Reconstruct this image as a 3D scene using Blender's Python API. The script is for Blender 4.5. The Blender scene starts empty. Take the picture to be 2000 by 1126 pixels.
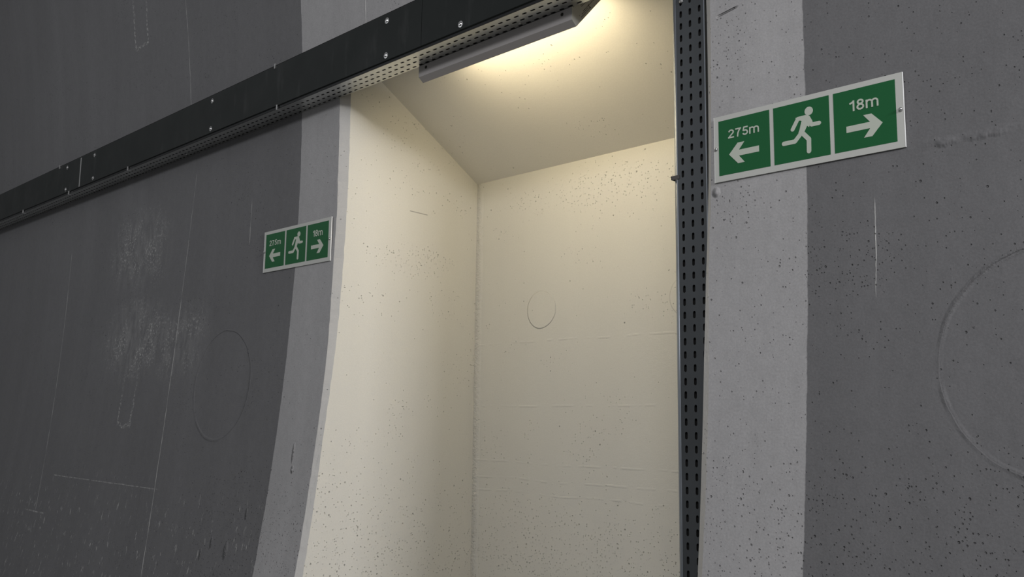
import bpy, math, random
from mathutils import Vector, Matrix, noise
random.seed(7)
C = bpy.context.scene.collection
ZO = 1.60                                   # eye height above the tunnel floor
RW, ZC, YM = 10.3, 1.05, 2.330              # cross-section arc of the lining (heights from the eye)
def wy(z): return YM - (RW - math.sqrt(RW*RW - (z-ZC)**2))
def lerp(t, xs, ys):
    if t <= xs[0]: return ys[0]
    for i in range(1, len(xs)):
        if t <= xs[i]:
            k = (t-xs[i-1])/(xs[i]-xs[i-1]); return ys[i-1]+(ys[i]-ys[i-1])*k
    return ys[-1]
# ------------------------------------------------------------------ objects
class MB:
    def __init__(s): s.v = []; s.f = []; s.m = []
    def add(s, vs, fs, mi=0):
        b = len(s.v); s.v += [tuple(v) for v in vs]; s.f += [tuple(b+i for i in f) for f in fs]; s.m += [mi]*len(fs)
    def box(s, a, b, mi=0):
        x0,y0,z0 = a; x1,y1,z1 = b
        s.add([(x0,y0,z0),(x1,y0,z0),(x1,y1,z0),(x0,y1,z0),(x0,y0,z1),(x1,y0,z1),(x1,y1,z1),(x0,y1,z1)],
              [(0,3,2,1),(4,5,6,7),(0,1,5,4),(1,2,6,5),(2,3,7,6),(3,0,4,7)], mi)
    def prism(s, pts, x0, x1, mi=0):          # (y,z) section extruded along x
        n = len(pts)
        s.add([(x0,p[0],p[1]) for p in pts]+[(x1,p[0],p[1]) for p in pts],
              [tuple(range(n-1,-1,-1)), tuple(range(n,2*n))]+[(i,(i+1)%n,n+(i+1)%n,n+i) for i in range(n)], mi)
    def plate(s, pts, y0, y1, mi=0):          # (x,z) outline extruded along y
        n = len(pts)
        s.add([(p[0],y0,p[1]) for p in pts]+[(p[0],y1,p[1]) for p in pts],
              [tuple(range(n)), tuple(range(2*n-1,n-1,-1))]+[(i,n+i,n+(i+1)%n,(i+1)%n) for i in range(n)], mi)
    def lathe(s, prof, c, axis='y', n=20, mi=0):   # profile (r, h) along -y (towards the viewer)
        vs = []; fs = []
        for r, h in prof:
            for k in range(n):
                a = 2*math.pi*k/n
                if axis == 'y': vs.append((c[0]+r*math.cos(a), c[1]-h, c[2]+r*math.sin(a)))
                else: vs.append((c[0]+r*math.cos(a), c[1]+r*math.sin(a), c[2]-h))
        for i in range(len(prof)-1):
            for k in range(n): fs.append((i*n+k, i*n+(k+1)%n, (i+1)*n+(k+1)%n, (i+1)*n+k))
        fs.append(tuple(range((len(prof)-1)*n, len(prof)*n)))
        s.add(vs, fs, mi)
    def build(s, name, mats, parent=None, smooth=False, bevel=0, org=None, fixn=True):
        me = bpy.data.meshes.new(name)
        o0 = Vector(org) if org else Vector((0,0,0))
        me.from_pydata([tuple(Vector(v)-o0) for v in s.v], [], s.f)
        for m in (mats if isinstance(mats, (list,tuple)) else [mats]): me.materials.append(m)
        me.polygons.foreach_set('material_index', s.m)
        if smooth: me.polygons.foreach_set('use_smooth', [True]*len(s.f))
        me.update()
        if fixn:
            import bmesh
            bm = bmesh.new(); bm.from_mesh(me); bmesh.ops.recalc_face_normals(bm, faces=bm.faces); bm.to_mesh(me); bm.free()
        o = bpy.data.objects.new(name, me); C.objects.link(o)
        o.location = o0
        if parent is not None:
            o.parent = parent; o.location = o0 - parent.location if org else -parent.location
        if bevel:
            b = o.modifiers.new('bevel','BEVEL'); b.width = bevel; b.segments = 2; b.limit_method = 'ANGLE'
        return o
def thing(name, label, cat, loc, group=None):
    o = bpy.data.objects.new(name, None); C.objects.link(o); o.location = loc; o.empty_display_size = .1
    o['label'] = label; o['category'] = cat
    if group: o['group'] = group
    return o
def struct(o): o['kind'] = 'structure'; return o
# ------------------------------------------------------------------ node helpers
class NT:
    def __init__(s, name):
        s.mat = bpy.data.materials.new(name); s.mat.use_nodes = True; s.t = s.mat.node_tree; s.t.nodes.clear()
        s.out = s.t.nodes.new('ShaderNodeOutputMaterial'); s.b = s.t.nodes.new('ShaderNodeBsdfPrincipled')
        s.t.links.new(s.b.outputs[0], s.out.inputs[0])
        tc = s.t.nodes.new('ShaderNodeTexCoord'); s.co = tc.outputs['Object']
        sp = s.t.nodes.new('ShaderNodeSeparateXYZ'); s.t.links.new(s.co, sp.inputs[0])
        s.x, s.y, s.zr = sp.outputs
    def put(s, sock, v):
        if isinstance(v, bpy.types.NodeSocket): s.t.links.new(v, sock)
        else: sock.default_value = v
    def m(s, op, a, b=0.0, c=None, clamp=False):
        n = s.t.nodes.new('ShaderNodeMath'); n.operation = op; n.use_clamp = clamp
        s.put(n.inputs[0], a); s.put(n.inputs[1], b)
        if c is not None: s.put(n.inputs[2], c)
        return n.outputs[0]
    def step(s, v, a, b, lo=0.0, hi=1.0):
        n = s.t.nodes.new('ShaderNodeMapRange'); n.interpolation_type = 'SMOOTHSTEP'
        s.put(n.inputs[0], v); s.put(n.inputs[1], a); s.put(n.inputs[2], b); s.put(n.inputs[3], lo); s.put(n.inputs[4], hi)
        return n.outputs[0]
    def vec(s, x, y, z):
        n = s.t.nodes.new('ShaderNodeCombineXYZ'); s.put(n.inputs[0], x); s.put(n.inputs[1], y); s.put(n.inputs[2], z); return n.outputs[0]
    def scl(s, v, sx, sy, sz):
        n = s.t.nodes.new('ShaderNodeVectorMath'); n.operation = 'MULTIPLY'; s.put(n.inputs[0], v); n.inputs[1].default_value = (sx,sy,sz); return n.outputs[0]
    def noise(s, v, scale, detail=3, rough=.55):
        n = s.t.nodes.new('ShaderNodeTexNoise'); s.put(n.inputs['Vector'], v); n.inputs['Scale'].default_value = scale
        n.inputs['Detail'].default_value = detail; n.inputs['Roughness'].default_value = rough; return n.outputs[0]
    def voro(s, v, scale):
        n = s.t.nodes.new('ShaderNodeTexVoronoi'); s.put(n.inputs['Vector'], v); n.inputs['Scale'].default_value = scale
        sp = s.t.nodes.new('ShaderNodeSeparateColor'); s.t.links.new(n.outputs['Color'], sp.inputs[0])
        return n.outputs['Distance'], sp.outputs[0], sp.outputs[1]
    def mixc(s, f, a, b):
        n = s.t.nodes.new('ShaderNodeMix'); n.data_type = 'RGBA'; s.put(n.inputs[0], f)
        s.put(n.inputs[6], a); s.put(n.inputs[7], b); return n.outputs[2]
    def mulc(s, col, f):
        n = s.t.nodes.new('ShaderNodeVectorMath'); n.operation = 'SCALE'; s.put(n.inputs[0], col[:3] if isinstance(col, tuple) else col); s.put(n.inputs['Scale'], f); return n.outputs[0]
    def bump(s, h, dist, strength=1.0):
        n = s.t.nodes.new('ShaderNodeBump'); n.inputs['Distance'].default_value = dist; n.inputs['Strength'].default_value = strength
        s.put(n.inputs['Height'], h); s.t.links.new(n.outputs[0], s.b.inputs['Normal'])
def rgb(r,g,b): return (r,g,b,1)

def concrete(name, proj, base, holes=1.0, streak=.10, feats=None, rough=.75, dens=None, fine=.05, mott=0.0):
    """cast and painted concrete: streaks, grain, blow holes, trowel marks. proj picks the two in-surface coordinates"""
    g = NT(name)
    z = g.m('SUBTRACT', g.zr, ZO)
    u, v = {'xz': (g.x, z), 'yz': (g.y, z), 'xy': (g.x, g.y)}[proj]
    P = g.vec(u, v, 0.0)
    tone = g.noise(g.scl(P, 5.0, .45, 1), 1.0, 3)                 # vertical streaks of the pour
    t2 = g.noise(P, 1.6, 4, .6)
    gr = g.noise(P, 160, 3, .7)
    f = g.m('MULTIPLY_ADD', g.m('SUBTRACT', tone, .5), 2*streak, 1.0)
    f = g.m('ADD', f, g.m('MULTIPLY', g.m('SUBTRACT', t2, .5), 1.4*streak))
    f = g.m('ADD', f, g.m('MULTIPLY', g.m('SUBTRACT', gr, .5), 4*fine))
    if mott: f = g.m('ADD', f, g.m('MULTIPLY', g.m('SUBTRACT', g.noise(g.scl(P, 1, .6, 1), 34, 6, .75), .5), mott))
    # blow holes, gathered in drifts
    clus = g.step(g.noise(g.vec(g.m('ADD', u, 3.3), g.m('MULTIPLY', v, 1.7), 0.0), 1.9, 3, .6), .50, .68)
    if dens is not None: clus = g.m('MAXIMUM', g.m('MULTIPLY', clus, .6), dens(g, u, v))
    wob = g.noise(P, 90, 2)
    hole = 0.0; lump = 0.0
    for sc, rmax, keep in ((52, .22, .66), (105, .30, .50)):
        d, r1, r2 = g.voro(P, sc)
        thr = g.m('SUBTRACT', 1.0, g.m('MULTIPLY', clus, (1-keep)*holes))
        thr = g.m('SUBTRACT', thr, .012*holes)
        on = g.m('GREATER_THAN', r1, thr)
        rad = g.m('MULTIPLY_ADD', r2, rmax*.7, rmax*.3)
        rad = g.m('ADD', rad, g.m('MULTIPLY', g.m('SUBTRACT', wob, .5), .12))
        h = g.m('MULTIPLY', on, g.step(d, rad, g.m('MULTIPLY', rad, .45)))
        hole = g.m('MAXIMUM', hole, h)
    f = g.m('MULTIPLY', f, g.m('MULTIPLY_ADD', hole, -.36, 1.0))
    height = g.m('ADD', g.m('MULTIPLY', hole, -1.0), g.m('ADD', g.m('MULTIPLY', gr, .10), g.m('MULTIPLY', g.noise(P, 14, 4), .35)))
    col = base(g, u, v, P) if callable(base) else base
    if feats: f, height, col = feats(g, u, v, P, f, height, col)
    col = g.mulc(col, f)
    g.put(g.b.inputs['Base Color'], col); g.b.inputs['Roughness'].default_value = rough
    g.b.inputs['Specular IOR Level'].default_value = .25
    g.bump(height, .0042)
    return g.mat
def band(g, v, lo, hi, s=.02):
    return g.m('MULTIPLY', g.step(v, lo-s, lo+s), g.step(v, hi+s, hi-s))
def line(g, d, w):                                                # thin mark where d = 0
    return g.step(g.m('ABSOLUTE', d), w, w*.35)
def ring(g, u, v, P, cx, cz, r, w):
    dx = g.m('SUBTRACT', u, cx); dz = g.m('SUBTRACT', v, cz)
    d = g.m('SQRT', g.m('ADD', g.m('MULTIPLY', dx, dx), g.m('MULTIPLY', dz, dz)))
    wob = g.m('MULTIPLY', g.m('SUBTRACT', g.noise(P, 9, 3), .5), .012)
    return g.m('ADD', g.m('SUBTRACT', d, r), wob), dx, dz
def ell(g, u, v, cx, cz, rx, rz, soft=.5):
    dx = g.m('DIVIDE', g.m('SUBTRACT', u, cx), rx); dz = g.m('DIVIDE', g.m('SUBTRACT', v, cz), rz)
    d = g.m('SQRT', g.m('ADD', g.m('MULTIPLY', dx, dx), g.m('MULTIPLY', dz, dz)))
    return g.step(d, 1.0, 1.0-soft)
# ---- tunnel lining: dark coat, with a light coat painted round the niche
def lining_base(g, u, v, P):
    edge = g.m('MULTIPLY', g.m('SUBTRACT', g.noise(g.scl(P, .2, 1, 1), 9, 4, .7), .5), .012)
    uu = g.m('ADD', u, edge)
    msk = g.m('MULTIPLY', g.step(uu, -3.657, -3.653), g.step(uu, -1.128, -1.132))
    return g.mixc(msk, rgb(.150,.150,.155), rgb(.365,.362,.366))
def lining_feats(g, u, v, P, f, h, col):
    n1 = g.noise(P, 5, 4, .65); n2 = g.noise(P, 60, 3, .7); n3 = g.noise(g.scl(P, 1, .35, 1), 22, 3, .6)
    jit = g.m('MULTIPLY', g.m('SUBTRACT', n1, .5), .012)
    marks = 0.0
    uj = g.m('ADD', u, jit)
    def quad(a, b, c): return g.m('SUBTRACT', uj, g.m('ADD', g.m('MULTIPLY_ADD', v, b, a), g.m('MULTIPLY', g.m('MULTIPLY', v, v), c)))
    fade = g.step(n3, .36, .66)
    for d, lo, hi, w, amp in ((quad(-4.7676,-.0395,.0808), .62, 1.30, .0035, .45), (quad(-4.7676,-.0395,.0808), -1.3, .60, .0045, .9),
                      (quad(-6.3805,-.087,.0546), -.62, 1.05, .005, .5), (g.m('SUBTRACT', uj, g.m('MULTIPLY_ADD', v, -.05, -4.68)), 1.6, 2.6, .005, .5),
                      (g.m('SUBTRACT', uj, -4.085), .84, 1.05, .004, .6), (g.m('SUBTRACT', uj, -.945), .32, .56, .0022, .8),
                      (g.m('SUBTRACT', uj, -3.157), 1.65, 2.4, .004, 1.0)):
        k = g.m('MULTIPLY', g.m('MULTIPLY', line(g, d, w), band(g, v, lo, hi)), g.m('MULTIPLY', g.m('MULTIPLY_ADD', fade, .65, .2), amp))
        marks = g.m('MAXIMUM', marks, k)
    vj = g.m('ADD', v, jit)
    for z0, lo, hi, w, amp in ((-.40, -6.13, -4.70, .004, .45), (-.633, -6.47, -6.16, .006, .5)):
        k = g.m('MULTIPLY', g.m('MULTIPLY', line(g, g.m('SUBTRACT', vj, z0), w), band(g, u, lo, hi)), g.m('MULTIPLY', fade, amp))
        marks = g.m('MAXIMUM', marks, k)
    # lime bloom speckles on the dark coat
    blo = g.m('MAXIMUM', g.m('MULTIPLY', ell(g, u, v, -5.35, .95, .55, .35, .8), .8), ell(g, u, v, -5.30, .42, .55, .33, .8))
    blo = g.m('MAXIMUM', blo, g.m('MULTIPLY', ell(g, u, v, -4.75, .38, .45, .28, .8), .8))
    core = ell(g, u, v, -5.30, -.02, .30, .30, .7)
    sp = g.m('MULTIPLY', g.step(n2, .50, .64), g.m('MULTIPLY', g.m('SUBTRACT', blo, g.m('MULTIPLY', core, .3), clamp=True), g.step(n1, .42, .6)))
    marks = g.m('MAXIMUM', marks, g.m('MULTIPLY', sp, .50))
    haze = g.m('MULTIPLY', g.m('MULTIPLY', blo, g.step(n3, .35, .65)), .12)
    bot = g.m('MULTIPLY', g.m('MULTIPLY', g.step(v, -.25, -.62), g.step(u, -3.4, -3.8)), g.step(g.noise(g.scl(P,1.6,.5,1), 26, 3, .7), .60, .70))
    marks = g.m('MAXIMUM', marks, g.m('MULTIPLY', bot, .45))
    # scraped patches: outlines of old fixings
    for (cx, cz, wx, wz) in ((-5.27, .06, .085, .14), (-5.37, 2.38, .085, .17)):
        du = g.m('SUBTRACT', g.m('ABSOLUTE', g.m('SUBTRACT', uj, cx)), wx); dv = g.m('SUBTRACT', g.m('ABSOLUTE', g.m('SUBTRACT', vj, cz)), wz)
        d = g.m('MAXIMUM', du, dv)
        low = g.step(v, cz+wz*.9, cz-wz*.9, .35, 1.0)
        marks = g.m('MAXIMUM', marks, g.m('MULTIPLY', g.m('MULTIPLY', line(g, g.m('ADD', d, g.m('MULTIPLY', g.m('SUBTRACT', n3, .5), .05)), .014), g.step(n2, .46, .62)), g.m('MULTIPLY', low, .5)))
    col = g.mixc(g.m('ADD', marks, haze, clamp=True), col, rgb(.62,.62,.60))
    h = g.m('ADD', h, g.m('MULTIPLY', marks, .5))
    # circular form-tie plates pressed into the wall
    for cx in (-4.22, -.526):
        d, dx, dz = ring(g, u, v, P, cx, .135, .27, .004)
        ruf = g.step(g.noise(P, 4, 2), .42, .60)
        h = g.m('ADD', h, g.m('MULTIPLY', g.step(d, -.0018, .0018), .32))
        h = g.m('ADD', h, g.m('MULTIPLY', g.m('MULTIPLY', g.step(g.m('ABSOLUTE', d), .011, .002), g.m('MULTIPLY', ruf, n2)), .9))
        f = g.m('MULTIPLY', f, g.m('MULTIPLY_ADD', line(g, g.m('SUBTRACT', d, .001), .0032), -.20, 1.0))
    # ragged pour joint right of the large sign
    d = g.m('SUBTRACT', vj, .687)
    rj = g.m('MULTIPLY', g.m('MULTIPLY', g.step(g.m('ABSOLUTE', g.m('ADD', d, g.m('MULTIPLY', g.m('SUBTRACT', n3, .5), .03))), .016, .002), g.step(n1, .38, .62)), band(g, u, -.80, .6, .03))
    h = g.m('ADD', h, g.m('MULTIPLY', rj, g.m('MULTIPLY', n3, 1.6)))
    # pale lump at the niche corner under the sign, cement runs low down
    lu = ell(g, u, v, -1.415, .662, .016, .018, .9)
    h = g.m('ADD', h, g.m('MULTIPLY', lu, 2.5))
    for (cx, cz, rx, rz) in ((-3.92,-.622,.022,.045), (-3.80,-.45,.012,.03), (-3.50,-.17,.012,.05), (-4.06,-.60,.012,.03), (-4.14,-.66,.01,.03), (-3.49,-.24,.012,.02)):
        k = ell(g, u, v, cx, cz, rx, rz, .8); h = g.m('ADD', h, g.m('MULTIPLY', g.m('MULTIPLY', k, n2), 7.0))
        f = g.m('MULTIPLY', f, g.m('MULTIPLY_ADD', k, .25, 1.0))
    sc = g.m('MULTIPLY', line(g, g.m('SUBTRACT', g.m('SUBTRACT', v, 1.213), g.m('MULTIPLY', g.m('ADD', u, 1.37), .16)), .0045), band(g, u, -1.40, -1.34, .01))
    h = g.m('SUBTRACT', h, g.m('MULTIPLY', sc, 1.5)); f = g.m('MULTIPLY', f, g.m('MULTIPLY_ADD', sc, -.5, 1.0))
    return f, h, col
def lining_dens(g, u, v):
    r = g.step(u, -3.7, -1.3)
    low = g.m('MULTIPLY', g.step(v, .02, -.22), 1.0)
    lowl = g.m('MULTIPLY', g.step(v, -.15, -.5), g.step(u, -4.6, -4.0))
    mid = g.m('MULTIPLY', ell(g, u, v, -1.02, .42, .22, .14, .6), 1.2)
    mid2 = g.m('MULTIPLY', ell(g, u, v, -1.34, .60, .13, .10, .6), 1.1)
    top = ell(g, u, v, -1.36, 1.12, .10, .18, .6)
    rr = g.m('MAXIMUM', g.m('MAXIMUM', mid, mid2), g.m('MAXIMUM', top, low))
    bg = g.m('MULTIPLY', g.step(u, -3.0, -1.5), .22)
    return g.m('MAXIMUM', g.m('MAXIMUM', g.m('MULTIPLY', rr, r), lowl), bg)
M_lin = concrete('painted_lining_concrete', 'xz', lining_base, holes=1.5, streak=.14, feats=lining_feats, dens=lining_dens, fine=.11, mott=.30)
NC = rgb(.70,.685,.625)
def side_feats(g, u, v, P, f, h, col):
    s = g.m('SUBTRACT', v, g.m('MULTIPLY_ADD', u, -.2, 1.43))
    sc = g.m('MULTIPLY', line(g, g.m('SUBTRACT', g.m('SUBTRACT', v, .955), g.m('MULTIPLY', g.m('SUBTRACT', u, 2.78), -.02)), .003), band(g, u, 2.72, 2.83, .005))
    f = g.m('MULTIPLY', f, g.m('MULTIPLY_ADD', sc, -.5, 1.0))
    return f, h, col
def side_dens(g, u, v):
    return g.m('MAXIMUM', g.m('MULTIPLY', ell(g, u, v, 2.75, .72, .35, .10, .6), .9), g.m('MULTIPLY', g.step(v, -.1, -.6), .6))
M_side = concrete('pale_niche_side_concrete', 'yz', NC, holes=1.9, streak=.03, feats=side_feats, dens=side_dens, fine=.035)
def back_feats(g, u, v, P, f, h, col):
    n1 = g.noise(P, 5, 3, .6); n2 = g.noise(P, 70, 3, .7)
    vj = g.m('ADD', v, g.m('MULTIPLY', g.m('SUBTRACT', g.noise(P, 2.5, 2), .5), .03))
    for z0 in (.348, .05, -.214, -.291, -.35):
        k = g.m('MULTIPLY', line(g, g.m('SUBTRACT', vj, z0), .006), g.step(g.noise(g.vec(g.m('ADD', u, z0*9), 0.0, 0.0), 9, 2), .46, .56))
        h = g.m('ADD', h, g.m('MULTIPLY', k, .25))

    for cx in (-2.868, -2.064):
        d, dx, dz = ring(g, u, v, P, cx, .494, .0875, .003)
        h = g.m('ADD', h, g.m('MULTIPLY', g.step(d, .0025, -.0025), .9 if cx < -2.5 else .4))
        f = g.m('MULTIPLY', f, g.m('MULTIPLY_ADD', line(g, d, .003), -.10, 1.0))
    cr = g.step(u, -3.262, -3.302)                                   # rough mortar in the corner
    h = g.m('ADD', h, g.m('MULTIPLY', g.m('MULTIPLY', cr, g.m('ADD', n2, g.noise(P, 30, 3, .6))), 3.0))
    return f, h, col
def back_dens(g, u, v):
    a = g.m('MULTIPLY', ell(g, u, v, -2.55, 1.02, .75, .12, .5), .8)
    return g.m('MAXIMUM', a, g.m('MULTIPLY', g.step(v, -.2, -.65), .8))
M_back = concrete('pale_niche_back_concrete', 'xz', NC, holes=1.9, streak=.035, feats=back_feats, dens=back_dens, fine=.035)
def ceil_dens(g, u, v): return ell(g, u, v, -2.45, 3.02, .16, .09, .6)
M_ceil = concrete('bounce_lifted_ceiling_concrete', 'xy', rgb(.80,.775,.71), holes=.7, streak=.02, dens=ceil_dens, fine=.035)  # same paint as the niche walls, lightened to stand in for bounced light
M_cham = concrete('trowelled_edge_mortar', 'xz', rgb(.52,.515,.50), holes=.9, streak=.08, fine=.04)
M_floor = concrete('tunnel_floor_concrete', 'xy', rgb(.17,.17,.165), holes=.5, streak=.12, rough=.6)

def metal(name, col, met, rough, var=.12, smudge=0.0, scale=6, spec=.25):
    g = NT(name); g.b.inputs['Specular IOR Level'].default_value = spec
    n = g.noise(g.scl(g.co, 1, 1, 1), scale, 4, .6); n2 = g.noise(g.scl(g.co, 1, 1, .25), scale*2.2, 3, .6)
    f = g.m('MULTIPLY_ADD', g.m('SUBTRACT', n, .5), 2*var, 1.0)
    c = g.mulc(col, f)
    if smudge: c = g.mixc(g.m('MULTIPLY', g.step(n2, .56, .78), smudge), c, rgb(.16,.16,.16))
    g.put(g.b.inputs['Base Color'], c); g.b.inputs['Metallic'].default_value = met
    g.put(g.b.inputs['Roughness'], g.m('MULTIPLY_ADD', g.m('SUBTRACT', n, .5), .25, rough))
    g.bump(g.noise(g.co, 220, 2), .0002, .4)
    return g.mat
M_cover = metal('charcoal_powder_coated_steel', rgb(.011,.014,.0135), .0, .6, .12, .10)
M_lip = metal('dark_tray_rim_steel', rgb(.012,.013,.014), .1, .5, .1)
M_galv = metal('galvanised_perforated_steel', rgb(.58,.59,.57), .92, .32, .08, 0, 14)
M_galv2 = metal('blue_grey_zinc_steel', rgb(.095,.103,.110), .6, .45, .14, .10, 7)
M_edge_shine = metal('zinc_edge_painted_shine', rgb(.30,.33,.37), .6, .38, .15, 0, 9)  # lighter than the plate steel: shine of the zinc edges put into the colour
M_slot_shade = metal('painted_slot_shade', rgb(.015,.015,.015), .0, .8)  # near-black colour standing in for the shade inside the slots
M_bolt = metal('stainless_screw_steel', rgb(.55,.55,.55), 1.0, .28)
M_clip = metal('brown_plastic_clip', rgb(.10,.095,.09), .0, .6)
M_white = metal('pale_sign_plate', rgb(.52,.53,.50), .0, .55, .03, 0, 4)
M_green = metal('exit_green_film', rgb(.010,.108,.034), .0, .50, .05, 0, 4)
M_glow = metal('luminescent_pictogram_film', rgb(.50,.54,.47), .0, .55, .03, 0, 4)
M_edge = metal('sign_edge_painted_light', rgb(.85,.86,.85), .0, .3, .02)  # white paints in the light caught by the side of the plate
M_house = metal('grey_lamp_housing_paint', rgb(.37,.355,.35), .0, .6, .03)
M_cap = metal('pale_grey_lamp_end_paint', rgb(.36,.36,.34), .0, .5, .03)
M_ink = metal('label_ink', rgb(.02,.02,.015), .0, .6)
def emit(name, col, st):
    g = NT(name); g.b.inputs['Base Color'].default_value = rgb(.8,.8,.75)
    g.b.inputs['Emission Color'].default_value = col; g.b.inputs['Emission Strength'].default_value = st; return g.mat
M_diff = emit('lit_lamp_diffuser', rgb(1.0,.84,.55), 9.0)

# ------------------------------------------------------------------ setting
ZB, ZT = -ZO, 3.2
NXL, NXR, YB = -3.315, -1.4525, 3.157
def edgeL(z): return lerp(z, [-1.6,-.66,-.49,-.28,-.07,.19,.28,.55,.69,.83,1.16,1.4], [-3.341,-3.341,-3.341,-3.344,-3.341,-3.338,-3.338,-3.347,-3.350,-3.347,-3.352,-3.351]) + .0035*noise.noise(Vector((0,0,z*14)))+.002*noise.noise(Vector((5,0,z*45)))
def edgeR(z): return lerp(z, [-1.6,-.43,-.2,.17,.44,.66,.94,1.27], [-1.421,-1.421,-1.424,-1.430,-1.438,-1.433,-1.431,-1.427]) + .002*noise.noise(Vector((9,0,z*14)))
ZTOP = YM*0 + 1.655
rows = [ZB + i*.03 for i in range(int((ZTOP-ZB)/.03)+1)] + [ZTOP]
def ceil_z(y): return 1.168 + (YB-y)*.589
mb = MB()
def grid(xs_fn, zs, mi=0):
    n = None; vs = []; fs = []
    for z in zs:
        xs = xs_fn(z); n = len(xs)
        vs += [(x, wy(z), z+ZO) for x in xs]
    for j in range(len(zs)-1):
        for i in range(n-1): fs.append((j*n+i, j*n+i+1, (j+1)*n+i+1, (j+1)*n+i))
    mb.add(vs, fs, mi)
NLx = [-13 + i*.24 for i in range(40)]; NRx = [-1.20 + i*.25 for i in range(32)]
grid(lambda z: NLx + [edgeL(z)], rows); grid(lambda z: [edgeR(z)] + NRx, rows)
trows = [ZTOP + i*(ZT-ZTOP)/24 for i in range(25)]
grid(lambda z: NLx + [edgeL(ZTOP), -2.9, -2.4, -1.9, edgeR(ZTOP)] + NRx, trows)
o = struct(mb.build('wall_front', M_lin, smooth=True, fixn=False))
sol = o.modifiers.new('thickness','SOLIDIFY'); sol.thickness = .16; sol.offset = -1; sol.use_rim = True
es = o.modifiers.new('split','EDGE_SPLIT'); es.split_angle = math.radians(30)
# chamfers of the opening
crow = [ZB + i*.012 for i in range(int((ZTOP+.02-ZB)/.012)+1)]
def chamfer(name, outer, sx, inner, back):
    m = MB(); vs = []; fs = []; n = 6
    for z in crow:
        xo = outer(z); yo = wy(z); xi = inner(z); yi = wy(z)+back(z)
        for k in range(n):
            t = k/(n-1); x = xo+(xi-xo)*t; y = yo+(yi-yo)*t
            if 0 < k < n-1:
                d = .0028*noise.noise(Vector((x*40, k*.7, z*30)))+.002*noise.noise(Vector((x*90, 3, z*90)))
                x += d*sx; y += d
            vs.append((x, y, z+ZO))
        # hidden leg that runs back into the concrete
        vs.append((xi-sx*.006, yi+.004, z+ZO)); vs.append((xo-sx*.03, yi+.02, z+ZO)); vs.append((xo-sx*.03, yo+.004, z+ZO))
    n += 3
    for j in range(len(crow)-1):
        for i in range(n): fs.append((j*n+i, j*n+(i+1)%n, (j+1)*n+(i+1)%n, (j+1)*n+i))
    m.add(vs, fs)
    return struct(m.build(name, M_cham, smooth=False))
backL = lambda z: lerp(z, [-.7,-.1,.3,1.4],[.022,.015,.026,.033])+.003*noise.noise(Vector((7,0,z*20)))
backR = lambda z: lerp(z, [-.43,-.1,.17,.4,.7,1.27],[.028,.0165,.009,.009,.018,.020])
chamfer('trim_1', edgeL, 1, lambda z: NXL, backL)
chamfer('trim_2', edgeR, -1, lambda z: NXR, backR)
# niche surfaces, each a slab
def slab_side(name, X, s, mat, back):
    m = MB(); zs = crow + [1.75]; vs = []; fs = []
    for z in zs:
        y0 = wy(z)+back(z)
        vs += [(X, y0, z+ZO), (X, YB+.15, z+ZO), (X+s*.13, YB+.15, z+ZO), (X+s*.13, y0+.13, z+ZO)]
    for j in range(len(zs)-1):
        for i in range(4): fs.append((j*4+i, j*4+(i+1)%4, (j+1)*4+(i+1)%4, (j+1)*4+i))
    L = len(vs); fs += [(0,1,2,3), (L-4,L-3,L-2,L-1)]
    m.add(vs, fs); return struct(m.build(name, mat))
slab_side('wall_left', NXL, -1, M_side, backL); slab_side('wall_right', NXR, 1, M_side, backR)
m = MB(); m.box((NXL-.12, YB, 0), (NXR+.12, YB+.15, ZO+1.75)); struct(m.build('wall_back', M_back))
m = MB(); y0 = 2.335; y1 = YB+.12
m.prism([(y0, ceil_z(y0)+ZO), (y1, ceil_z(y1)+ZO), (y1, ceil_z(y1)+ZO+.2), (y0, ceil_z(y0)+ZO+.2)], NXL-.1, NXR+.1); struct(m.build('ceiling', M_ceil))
m = MB(); m.box((-13, -5.0, -.15), (6.5, 3.3, 0)); struct(m.build('floor', M_floor))

# ------------------------------------------------------------------ perforated sheet
def perf(mb, u0, u1, phase, pitch, cols, half, vlo, vhi, sl, sw, fn, th, mi=0, mi_in=0):
    """slotted sheet: u runs along the slots, v across; fn(u, v, w) gives the point, w the depth into the sheet"""
    n0 = math.ceil((u0-phase)/pitch); n1 = math.floor((u1-phase)/pitch)
    us = [phase+pitch*k for k in range(n0, n1)]
    r = sw/2; L = sl/2-r
    bounds = [vlo]+[ (cols[i]+cols[i+1])/2 for i in range(len(cols)-1)]+[vhi]
    ang = [math.pi*k/6 for k in range(7)]
    for ci, vc in enumerate(cols):
        a, b = bounds[ci], bounds[ci+1]
        for uc in us:
            c = uc+pitch/2
            up = [(c-L-r*math.cos(t) if t <= math.pi/2+1e-6 else c+L-r*math.cos(t), vc+r*math.sin(t)) for t in ang]
            up = [(c-L-r*math.cos(t), vc+r*math.sin(t)) for t in ang[:4]]+[(c+L-r*math.cos(t), vc+r*math.sin(t)) for t in ang[3:]]
            dn = [(p[0], 2*vc-p[1]) for p in up]
            for half_, far in ((up, b), (dn, a)):
                P = [(uc, vc)]+half_+[(uc+pitch, vc), (uc+pitch, far), (uc, far)]
                idx = tuple(range(len(P))) if far == a else tuple(range(len(P)-1, -1, -1))
                mb.add([fn(p[0], p[1], 0) for p in P], [idx], mi)
                k = len(half_)
                mb.add([fn(p[0], p[1], 0) for p in half_]+[fn(p[0], p[1], th) for p in half_], [(i, i+1, k+i+1, k+i) for i in range(k-1)], mi_in)
    return us[0], us[-1]+pitch

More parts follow.
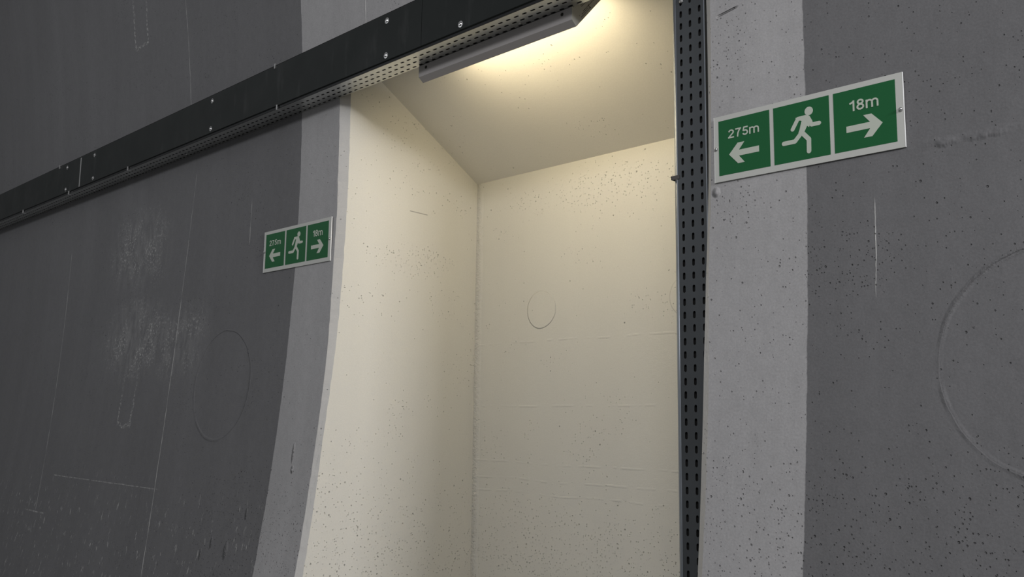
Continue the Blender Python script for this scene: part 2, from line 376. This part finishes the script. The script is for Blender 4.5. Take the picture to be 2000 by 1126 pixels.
# ------------------------------------------------------------------ long horizontal tray
HX0, HX1 = -11.0, 1.6
zt0, zt1 = 1.415, 1.635; yf, yb = 2.213, 2.322
tray = thing('cable_tray', 'long dark horizontal cable tray with slotted underside, running along the tunnel wall above the niche', 'cable tray', (-4.0, yb, ZO+zt0))
m = MB()
ua, ub = perf(m, HX0, HX1, -3.352, .04, [2.2455, 2.2775, 2.3095], .016, yf+.002, yb, .022, .0084, lambda u, v, w: (u, v, ZO+zt0+w), .003, 0, 1)
HX0, HX1 = ua, ub
m.build('slotted_base', [M_galv, M_slot_shade], tray, fixn=False)
m = MB()                                             # rims and back: dark channel
m.box((HX0, yf-.002, ZO+zt0-.001), (HX1, yf+.001, ZO+zt1))
m.prism([(yb-.002, ZO+zt0+.003), (yb, ZO+zt0+.003), (2.309, ZO+zt1), (2.306, ZO+zt1)], HX0, HX1)
m.box((HX0, yf-.002, ZO+zt1-.002), (HX1, 2.3085, ZO+zt1))
m.build('channel', M_lip, tray)
m = MB()
m.box((HX0+.01, yf+.003, ZO+zt0+.008), (HX1-.01, yb-.004, ZO+zt0+.010)); m.build('slot_shade_sheet', M_slot_shade, tray)  # added dark sheet close above the slots, so they read as shade
for i, (a, b) in enumerate(((HX0, -6.043), (-6.027, -2.650), (-2.6475, HX1))):
    m = MB(); m.prism([(2.2045, ZO+1.427), (2.2045, ZO+1.626), (yf-.002, ZO+1.629), (yf-.002, ZO+1.424)], a, b)
    m.build('cover_plate', M_cover, tray, bevel=.001)
m = MB(); m.box((-6.0425, 2.2046, ZO+1.43), (-6.0275, yf-.0015, ZO+1.622)); m.build('joint_strip', M_bolt, tray)
def screw(mb, x, y, z, r=.0085):
    mb.lathe([(r*1.5, 0), (r*1.5, .0015), (r, .0018), (r*.92, .004), (r*.65, .0062), (r*.33, .0068), (r*.30, .0045)], (x, y, z), n=16)
for bx in (-7.76, -6.26, -5.815, -4.315, -2.868, -2.421, -.95):
    for bz in (1.597, 1.448):
        m = MB(); screw(m, bx, 2.2045, ZO+bz); m.build('screw', M_bolt, tray, smooth=False)
for cx, cz in ((-3.715, 1.628), (-3.68, 1.418), (-6.40, 1.628), (-5.30, 1.418), (-6.20, 1.418), (-7.05, 1.418)):
    m = MB(); m.box((cx-.004, 2.200, ZO+cz-.012), (cx+.004, 2.2045, ZO+cz+.010)); m.box((cx-.004, 2.2005, ZO+cz-.014), (cx+.004, 2.222, ZO+cz-.012) if cz < 1.5 else (cx+.004, 2.204, ZO+cz-.011))
    m.build('cover_clip', M_bolt, tray)
for x in (-4.75, -6.00, -2.69, -2.20, -3.55):
    m = MB(); m.lathe([(.0055, 0), (.0055, .002), (.003, .004)], (x, 2.293, ZO+zt0), axis='z', n=12); m.build('underside_rivet', M_bolt, tray)

# ------------------------------------------------------------------ upright tray at the right side of the niche
vx0, vx1, vy = -1.590, -1.465, 2.355
up = thing('cable_tray', 'upright blue-grey slotted cable tray standing at the right edge of the niche', 'cable tray', ((vx0+vx1)/2, vy, 0))
m = MB()
za, zb = perf(m, .02, ZO+1.62, ZO+1.249, .04, [-1.5515, -1.5175, -1.4830], .016, vx0+.020, vx1, .0225, .0092, lambda u, v, w: (v, vy+w, u), .003, 0, 1)
fl = .048
# rolled left edge and its flange
vs = []; prof = []
for k in range(9):
    a = math.pi/2*k/8
    prof.append((vx0+.020-.020*math.sin(a), vy+.020-.020*math.cos(a)))
prof.append((vx0, vy+fl))
prof += [(vx0+.002, vy+fl)]+[(vx0+.020-.0175*math.sin(math.pi/2*k/8), vy+.020-.0175*math.cos(math.pi/2*k/8)) for k in range(8,-1,-1)]
n = len(prof)
m2 = MB(); m2.add([(p[0], p[1], za) for p in prof]+[(p[0], p[1], zb) for p in prof], [(i, (i+1)%n, n+(i+1)%n, n+i) for i in range(n)]+[tuple(range(n)), tuple(range(2*n-1,n-1,-1))])
m.build('slotted_plate', [M_galv2, M_slot_shade], up, fixn=False)
m2.build('rolled_edge', M_edge_shine, up, smooth=True)
m = MB(); m.box((vx1-.0025, vy-.0012, za), (vx1+.0005, vy+.002, zb)); m.build('bright_edge', M_edge_shine, up)
m = MB(); perf(m, za-.001, zb+.001, ZO+1.249+.02, .04, [vy+.024], .02, vy, vy+fl, .018, .006, lambda u, v, w: (vx1-w, v, u), .002)
m.build('slotted_flange', M_galv2, up, fixn=False)
m = MB(); m.box((vx0+.012, vy+.010, za), (vx1-.004, vy+.013, zb)); m.build('slot_shade_sheet', M_slot_shade, up)  # added dark sheet, painted shade behind the upright slots
m = MB(); zc_ = ZO+.742; m.box((vx0-.003, vy-.003, zc_-.006), (vx0+.026, vy, zc_+.006)); m.box((vx0-.003, vy-.003, zc_-.006), (vx0-.0005, vy+.03, zc_+.006))
m.build('edge_clip', M_clip, up)
m = MB(); m.lathe([(.007, 0), (.007, .003), (.004, .006)], (-1.548, vy, ZO+1.312), n=12); m.build('screw', M_bolt, up)

# ------------------------------------------------------------------ lamp
LX0, LX1 = -2.790, -1.970
lamp = thing('wall_lamp', 'grey wedge-shaped strip lamp, lit, hung behind the horizontal tray at the niche ceiling', 'lamp', ((LX0+LX1)/2, 2.325, ZO+zt0))
sec = [(2.315, 1.4135), (2.315, 1.3665), (2.339, 1.3485), (2.500, 1.520), (2.470, 1.550), (2.326, 1.560), (2.326, 1.4135)]
S = [(a, b+ZO) for a, b in sec]
m = MB()
w = [S[0], S[1], S[2], (2.3445, ZO+1.3545), (2.341, ZO+1.358), (2.319, ZO+1.372), (2.319, ZO+1.4135)]
m.prism(w, LX0+.004, LX1-.004)
m.prism([(2.3155, ZO+1.4095), (2.330, ZO+1.4095), (2.330, ZO+1.4135), (2.3155, ZO+1.4135)], LX0+.004, LX1-.004)
m.prism([(2.326, ZO+1.4135), (2.330, ZO+1.4135), (2.330, ZO+1.556), (2.470, ZO+1.546), (2.496, ZO+1.516), (2.500, ZO+1.520), (2.470, ZO+1.550), (2.326, ZO+1.560)], LX0+.004, LX1-.004)
m.build('housing', M_house, lamp)
for a, b in ((LX0, LX0+.004), (LX1-.004, LX1)):
    m = MB(); m.prism(S, a, b); m.build('end_cap', M_cap, lamp)
m = MB(); m.prism([(2.3470, ZO+1.3555), (2.3450, ZO+1.3600), (2.494, ZO+1.5185), (2.5005, ZO+1.5185)], LX0+.006, LX1-.006); m.build('diffuser', M_diff, lamp)
for x in (LX0+.045, LX1-.045):
    m = MB(); m.lathe([(.006, 0), (.006, .002), (.003, .0035)], (x, 2.315, ZO+1.398), n=14); m.build('screw', M_ink, lamp)
# printed label on the right end cap: rows of small type along the sloping edge
m = MB(); X = LX1+.0003
o1 = Vector((2.339, ZO+1.3485)); d1 = Vector((.161, .1715)).normalized(); n1 = Vector((-d1[1], d1[0]))
def bar(s0, s1, h0, h1):
    P = [o1+d1*s0+n1*h0, o1+d1*s1+n1*h0, o1+d1*s1+n1*h1, o1+d1*s0+n1*h1]
    m.add([(X, p[0], p[1]) for p in P]+[(LX1-.0005, p[0], p[1]) for p in P], [(0,1,2,3),(4,7,6,5),(0,4,5,1),(1,5,6,2),(2,6,7,3),(3,7,4,0)])
for h0, st, en in ((.0085, .050, .118), (.0145, .062, .110), (.0195, .075, .16)):
    s = st
    while s < en:
        L = random.uniform(.004, .011); bar(s, s+L, h0, h0+.0022); s += L+random.uniform(.002, .0035)
for k in range(5): bar(.078+.0*k, .150, .036+k*.0045, .0375+k*.0045)
bar(.118, .121, .010, .024); bar(.043, .046, .0175, .020)
m.build('rating_label', M_ink, lamp)

# ------------------------------------------------------------------ exit signs
SW, SH = 560.0, 199.0
class Sheet:
    def __init__(s): s.mb = MB(); s.k = 0
    def poly(s, pts, y=0.0, t=.0004, jig=True):
        if jig: s.k += 1; y = y - .00001*s.k
        a = sum(pts[i][0]*pts[(i+1)%len(pts)][1]-pts[(i+1)%len(pts)][0]*pts[i][1] for i in range(len(pts)))
        if a < 0: pts = pts[::-1]
        s.mb.plate([((p[0]-SW/2)*.555/560, (p[1]-SH/2)*.001) for p in pts], y-t, y+.0001)
    def disc(s, c, r, y=0.0, n=24): s.poly([(c[0]+r*math.cos(2*math.pi*k/n), c[1]+r*math.sin(2*math.pi*k/n)) for k in range(n)], y)
    def stroke(s, pts, w, y=0.0, caps=False, closed=False, joints=True):
        P = pts+[pts[0]] if closed else pts
        for i in range(len(P)-1):
            a = Vector(P[i]); b = Vector(P[i+1]); d = (b-a).normalized(); n = Vector((-d[1], d[0]))*w/2
            s.poly([tuple(a+n), tuple(a-n), tuple(b-n), tuple(b+n)], y)
        if joints:
            for i, p in enumerate(P):
                if (0 < i < len(P)-1) or caps or closed: s.disc(p, w/2, y, 16)
def arc(cx, cy, rx, ry, a0, a1, n=12): return [(cx+rx*math.cos(math.radians(a0+(a1-a0)*k/n)), cy+ry*math.sin(math.radians(a0+(a1-a0)*k/n))) for k in range(n+1)]
GL = {'1': (.52, [([(.36,0),(.36,1.0)], 0), ([(.36,.90),(.24,.80),(.08,.73)], 0)]),
      '8': (.66, [(arc(.31,.745,.175,.18,0,360,20), 1), (arc(.31,.29,.205,.215,0,360,20), 1)]),
      '2': (.66, [(arc(.31,.70,.20,.225,172,-38,12)+[(.30,.36),(.17,.20),(.12,.08)], 0), ([(.035,.08),(.57,.08)], 0)]),
      '7': (.62, [([(.04,.92),(.56,.92)], 0), ([(.50,.93),(.37,.70),(.27,.42),(.235,0)], 0)]),
      '5': (.64, [([(.15,.92),(.54,.92)], 0), ([(.19,.94),(.125,.50)], 0), (arc(.30,.325,.205,.245,130,-162,14), 0)]),
      'm': (.95, [([(.09,0),(.09,.77)], 0), ([(.46,0),(.46,.50)], 0), ([(.83,0),(.83,.50)], 0), (arc(.275,.50,.185,.205,180,0,10), 0), (arc(.645,.50,.185,.205,180,0,10), 0)])}
def word(sh, txt, x, y, h, wtot, y3=0.0, sw=.172):
    tot = sum(GL[c][0] for c in txt); k = wtot/(tot)/1.0
    for c in txt:
        adv, st = GL[c]
        for pts, cl in st: sh.stroke([(x+p[0]*k, y+p[1]*h) for p in pts], sw*h*.92, y3)
        x += adv*k
def exit_sign(cx, cz, tilt, label):
    yb_ = wy(cz)-.0045
    t = thing('emergency_exit_sign', label, 'sign', (cx, yb_, ZO+cz), 'emergency exit signs on the tunnel wall')
    def fin(sh, name, mat): 
        o = sh.mb.build(name, mat); o.parent = t; return o
    W = .555/2; H = SH/2000
    m = MB(); m.box((-W, -.004, -H), (W, 0, H)); o = m.build('sign_plate', M_white); o.parent = t
    for s in (-1, 1):
        m = MB(); m.box((W+.0001 if s>0 else -W-.0012, -.0042, -H), (W+.0012 if s>0 else -W-.0001, .0002, H)); o = m.build('plate_edge', M_edge); o.parent = t
    for a, b in ((15, 182), (194.3, 361), (373, 541)):
        s = Sheet(); s.poly([(a,18),(b,18),(b,184),(a,184)], -.004); fin(s, 'green_square', M_green)
    yy = -.0045
    s = Sheet(); word(s, '275m', 46, 125.5, 26, 105, yy); fin(s, 'distance_text', M_glow)
    s = Sheet(); word(s, '18m', 415, 123.5, 29.5, 84, yy); fin(s, 'distance_text', M_glow)
    s = Sheet()
    s.poly([(49.4,77),(78.5,107.5),(100.3,107.5),(82,85.6),(147,85.6),(147,68),(82,68),(100.3,46),(78.5,46)], yy); fin(s, 'arrow', M_glow)
    s = Sheet()
    s.poly([(505,76.3),(476.5,106.5),(454.3,106.5),(472,85),(407.3,85),(407.3,67.8),(472,67.8),(454.3,45.2),(476.5,45.2)], yy); fin(s, 'arrow', M_glow)
    s = Sheet()                                       # running figure
    s.disc((302,152.6), 12.2, yy, 32)
    s.poly([(262,141),(292,143.5),(304,138),(312,122),(301,107),(296,112),(288,98),(284,88),(270,88),(270,98),(279,118),(282,128),(276,131),(264,132)], yy)
    s.stroke([(292,137.5),(269,137.0),(252.5,110)], 11.5, yy, caps=True)
    s.stroke([(297,136),(309.5,112.5),(331,112.5)], 11.5, yy, caps=True)
    s.stroke([(285,124),(276.5,93),(258.5,74.5),(225,74.5)], 12.5, yy, caps=True)
    s.stroke([(280,96),(300,73.0),(299.3,39.5)], 13, yy, caps=True)
    fin(s, 'running_figure', M_glow)
    for px, pz in ((6.6, 100.5), (553.2, 99.8)):
        m = MB(); x = (px-SW/2)*.555/560; z = (pz-SH/2)*.001
        m.lathe([(.0052, 0), (.0052, .003), (.0046, .0052), (.0032, .0068), (.0015, .0074)], (x, -.004, z), n=18)
        o = m.build('screw', M_bolt, smooth=True); o.parent = t
        m2 = MB(); m2.lathe([(.0022, -.0045-.010), (.0022, .0)], (x, 0, z), n=10); 
    t.rotation_euler = (tilt, 0, 0)
    return t
exit_sign(-1.1375, .7895, 0.0, 'nearer green and white exit sign with 275m and 18m arrows, right of the upright tray')
exit_sign(-3.6475, .7705, 0.0, 'farther green and white exit sign with 275m and 18m arrows, left of the niche opening')

# ------------------------------------------------------------------ light
def area(name, loc, target, sx, sy, power, col):
    l = bpy.data.lights.new(name, 'AREA'); l.shape = 'RECTANGLE'; l.size = sx; l.size_y = sy; l.energy = power; l.color = col
    o = bpy.data.objects.new(name, l); C.objects.link(o); o.location = loc
    o.rotation_euler = (Vector(target)-Vector(loc)).to_track_quat('-Z','Y').to_euler(); return o
area('tunnel_luminaire_near', (5.0, .9, ZO+2.2), (-1.5, 2.2, ZO+.5), 1.6, .9, 270, (1.0,.985,1.0))
area('overhead_wall_fill', (.9, -1.6, ZO+2.6), (-1.6, 2.3, ZO+.3), 1.6, .5, 72, (1.0,.985,1.0))  # unseen fill, added to brighten the wall at a less grazing angle
area('tunnel_luminaire_mid', (-6.0, -1.6, ZO+2.5), (-5.5, 2.3, ZO+1.0), 2.4, .5, 24, (.95,.97,1.0))
w = bpy.data.worlds.new('tunnel_air'); bpy.context.scene.world = w; w.use_nodes = True
bg = w.node_tree.nodes['Background']; bg.inputs[0].default_value = (.98,.985,1.0,1); bg.inputs[1].default_value = .21

# ------------------------------------------------------------------ camera
yaw, pitch, roll, fpx = -7.69752657e-01, 1.37928192e-01, 1.24014103e-02, 1794.8153
f = Vector((math.sin(yaw)*math.cos(pitch), math.cos(yaw)*math.cos(pitch), math.sin(pitch)))
r = Vector((math.cos(yaw), -math.sin(yaw), 0)); u = r.cross(f)
r2 = math.cos(roll)*r+math.sin(roll)*u; u2 = -math.sin(roll)*r+math.cos(roll)*u
cam = bpy.data.cameras.new('camera'); co = bpy.data.objects.new('camera', cam); C.objects.link(co)
M = Matrix(((r2.x, u2.x, -f.x), (r2.y, u2.y, -f.y), (r2.z, u2.z, -f.z))).to_4x4(); M.translation = Vector((0, 0, ZO))
co.matrix_world = M
cam.sensor_width = 36; cam.lens = fpx/2000*36; cam.clip_start = .02
sc = bpy.context.scene; sc.camera = co
sc.view_settings.view_transform = 'Standard'; sc.view_settings.look = 'None'; sc.view_settings.gamma = 1; sc.view_settings.exposure = 0
sc.view_settings.use_curve_mapping = False
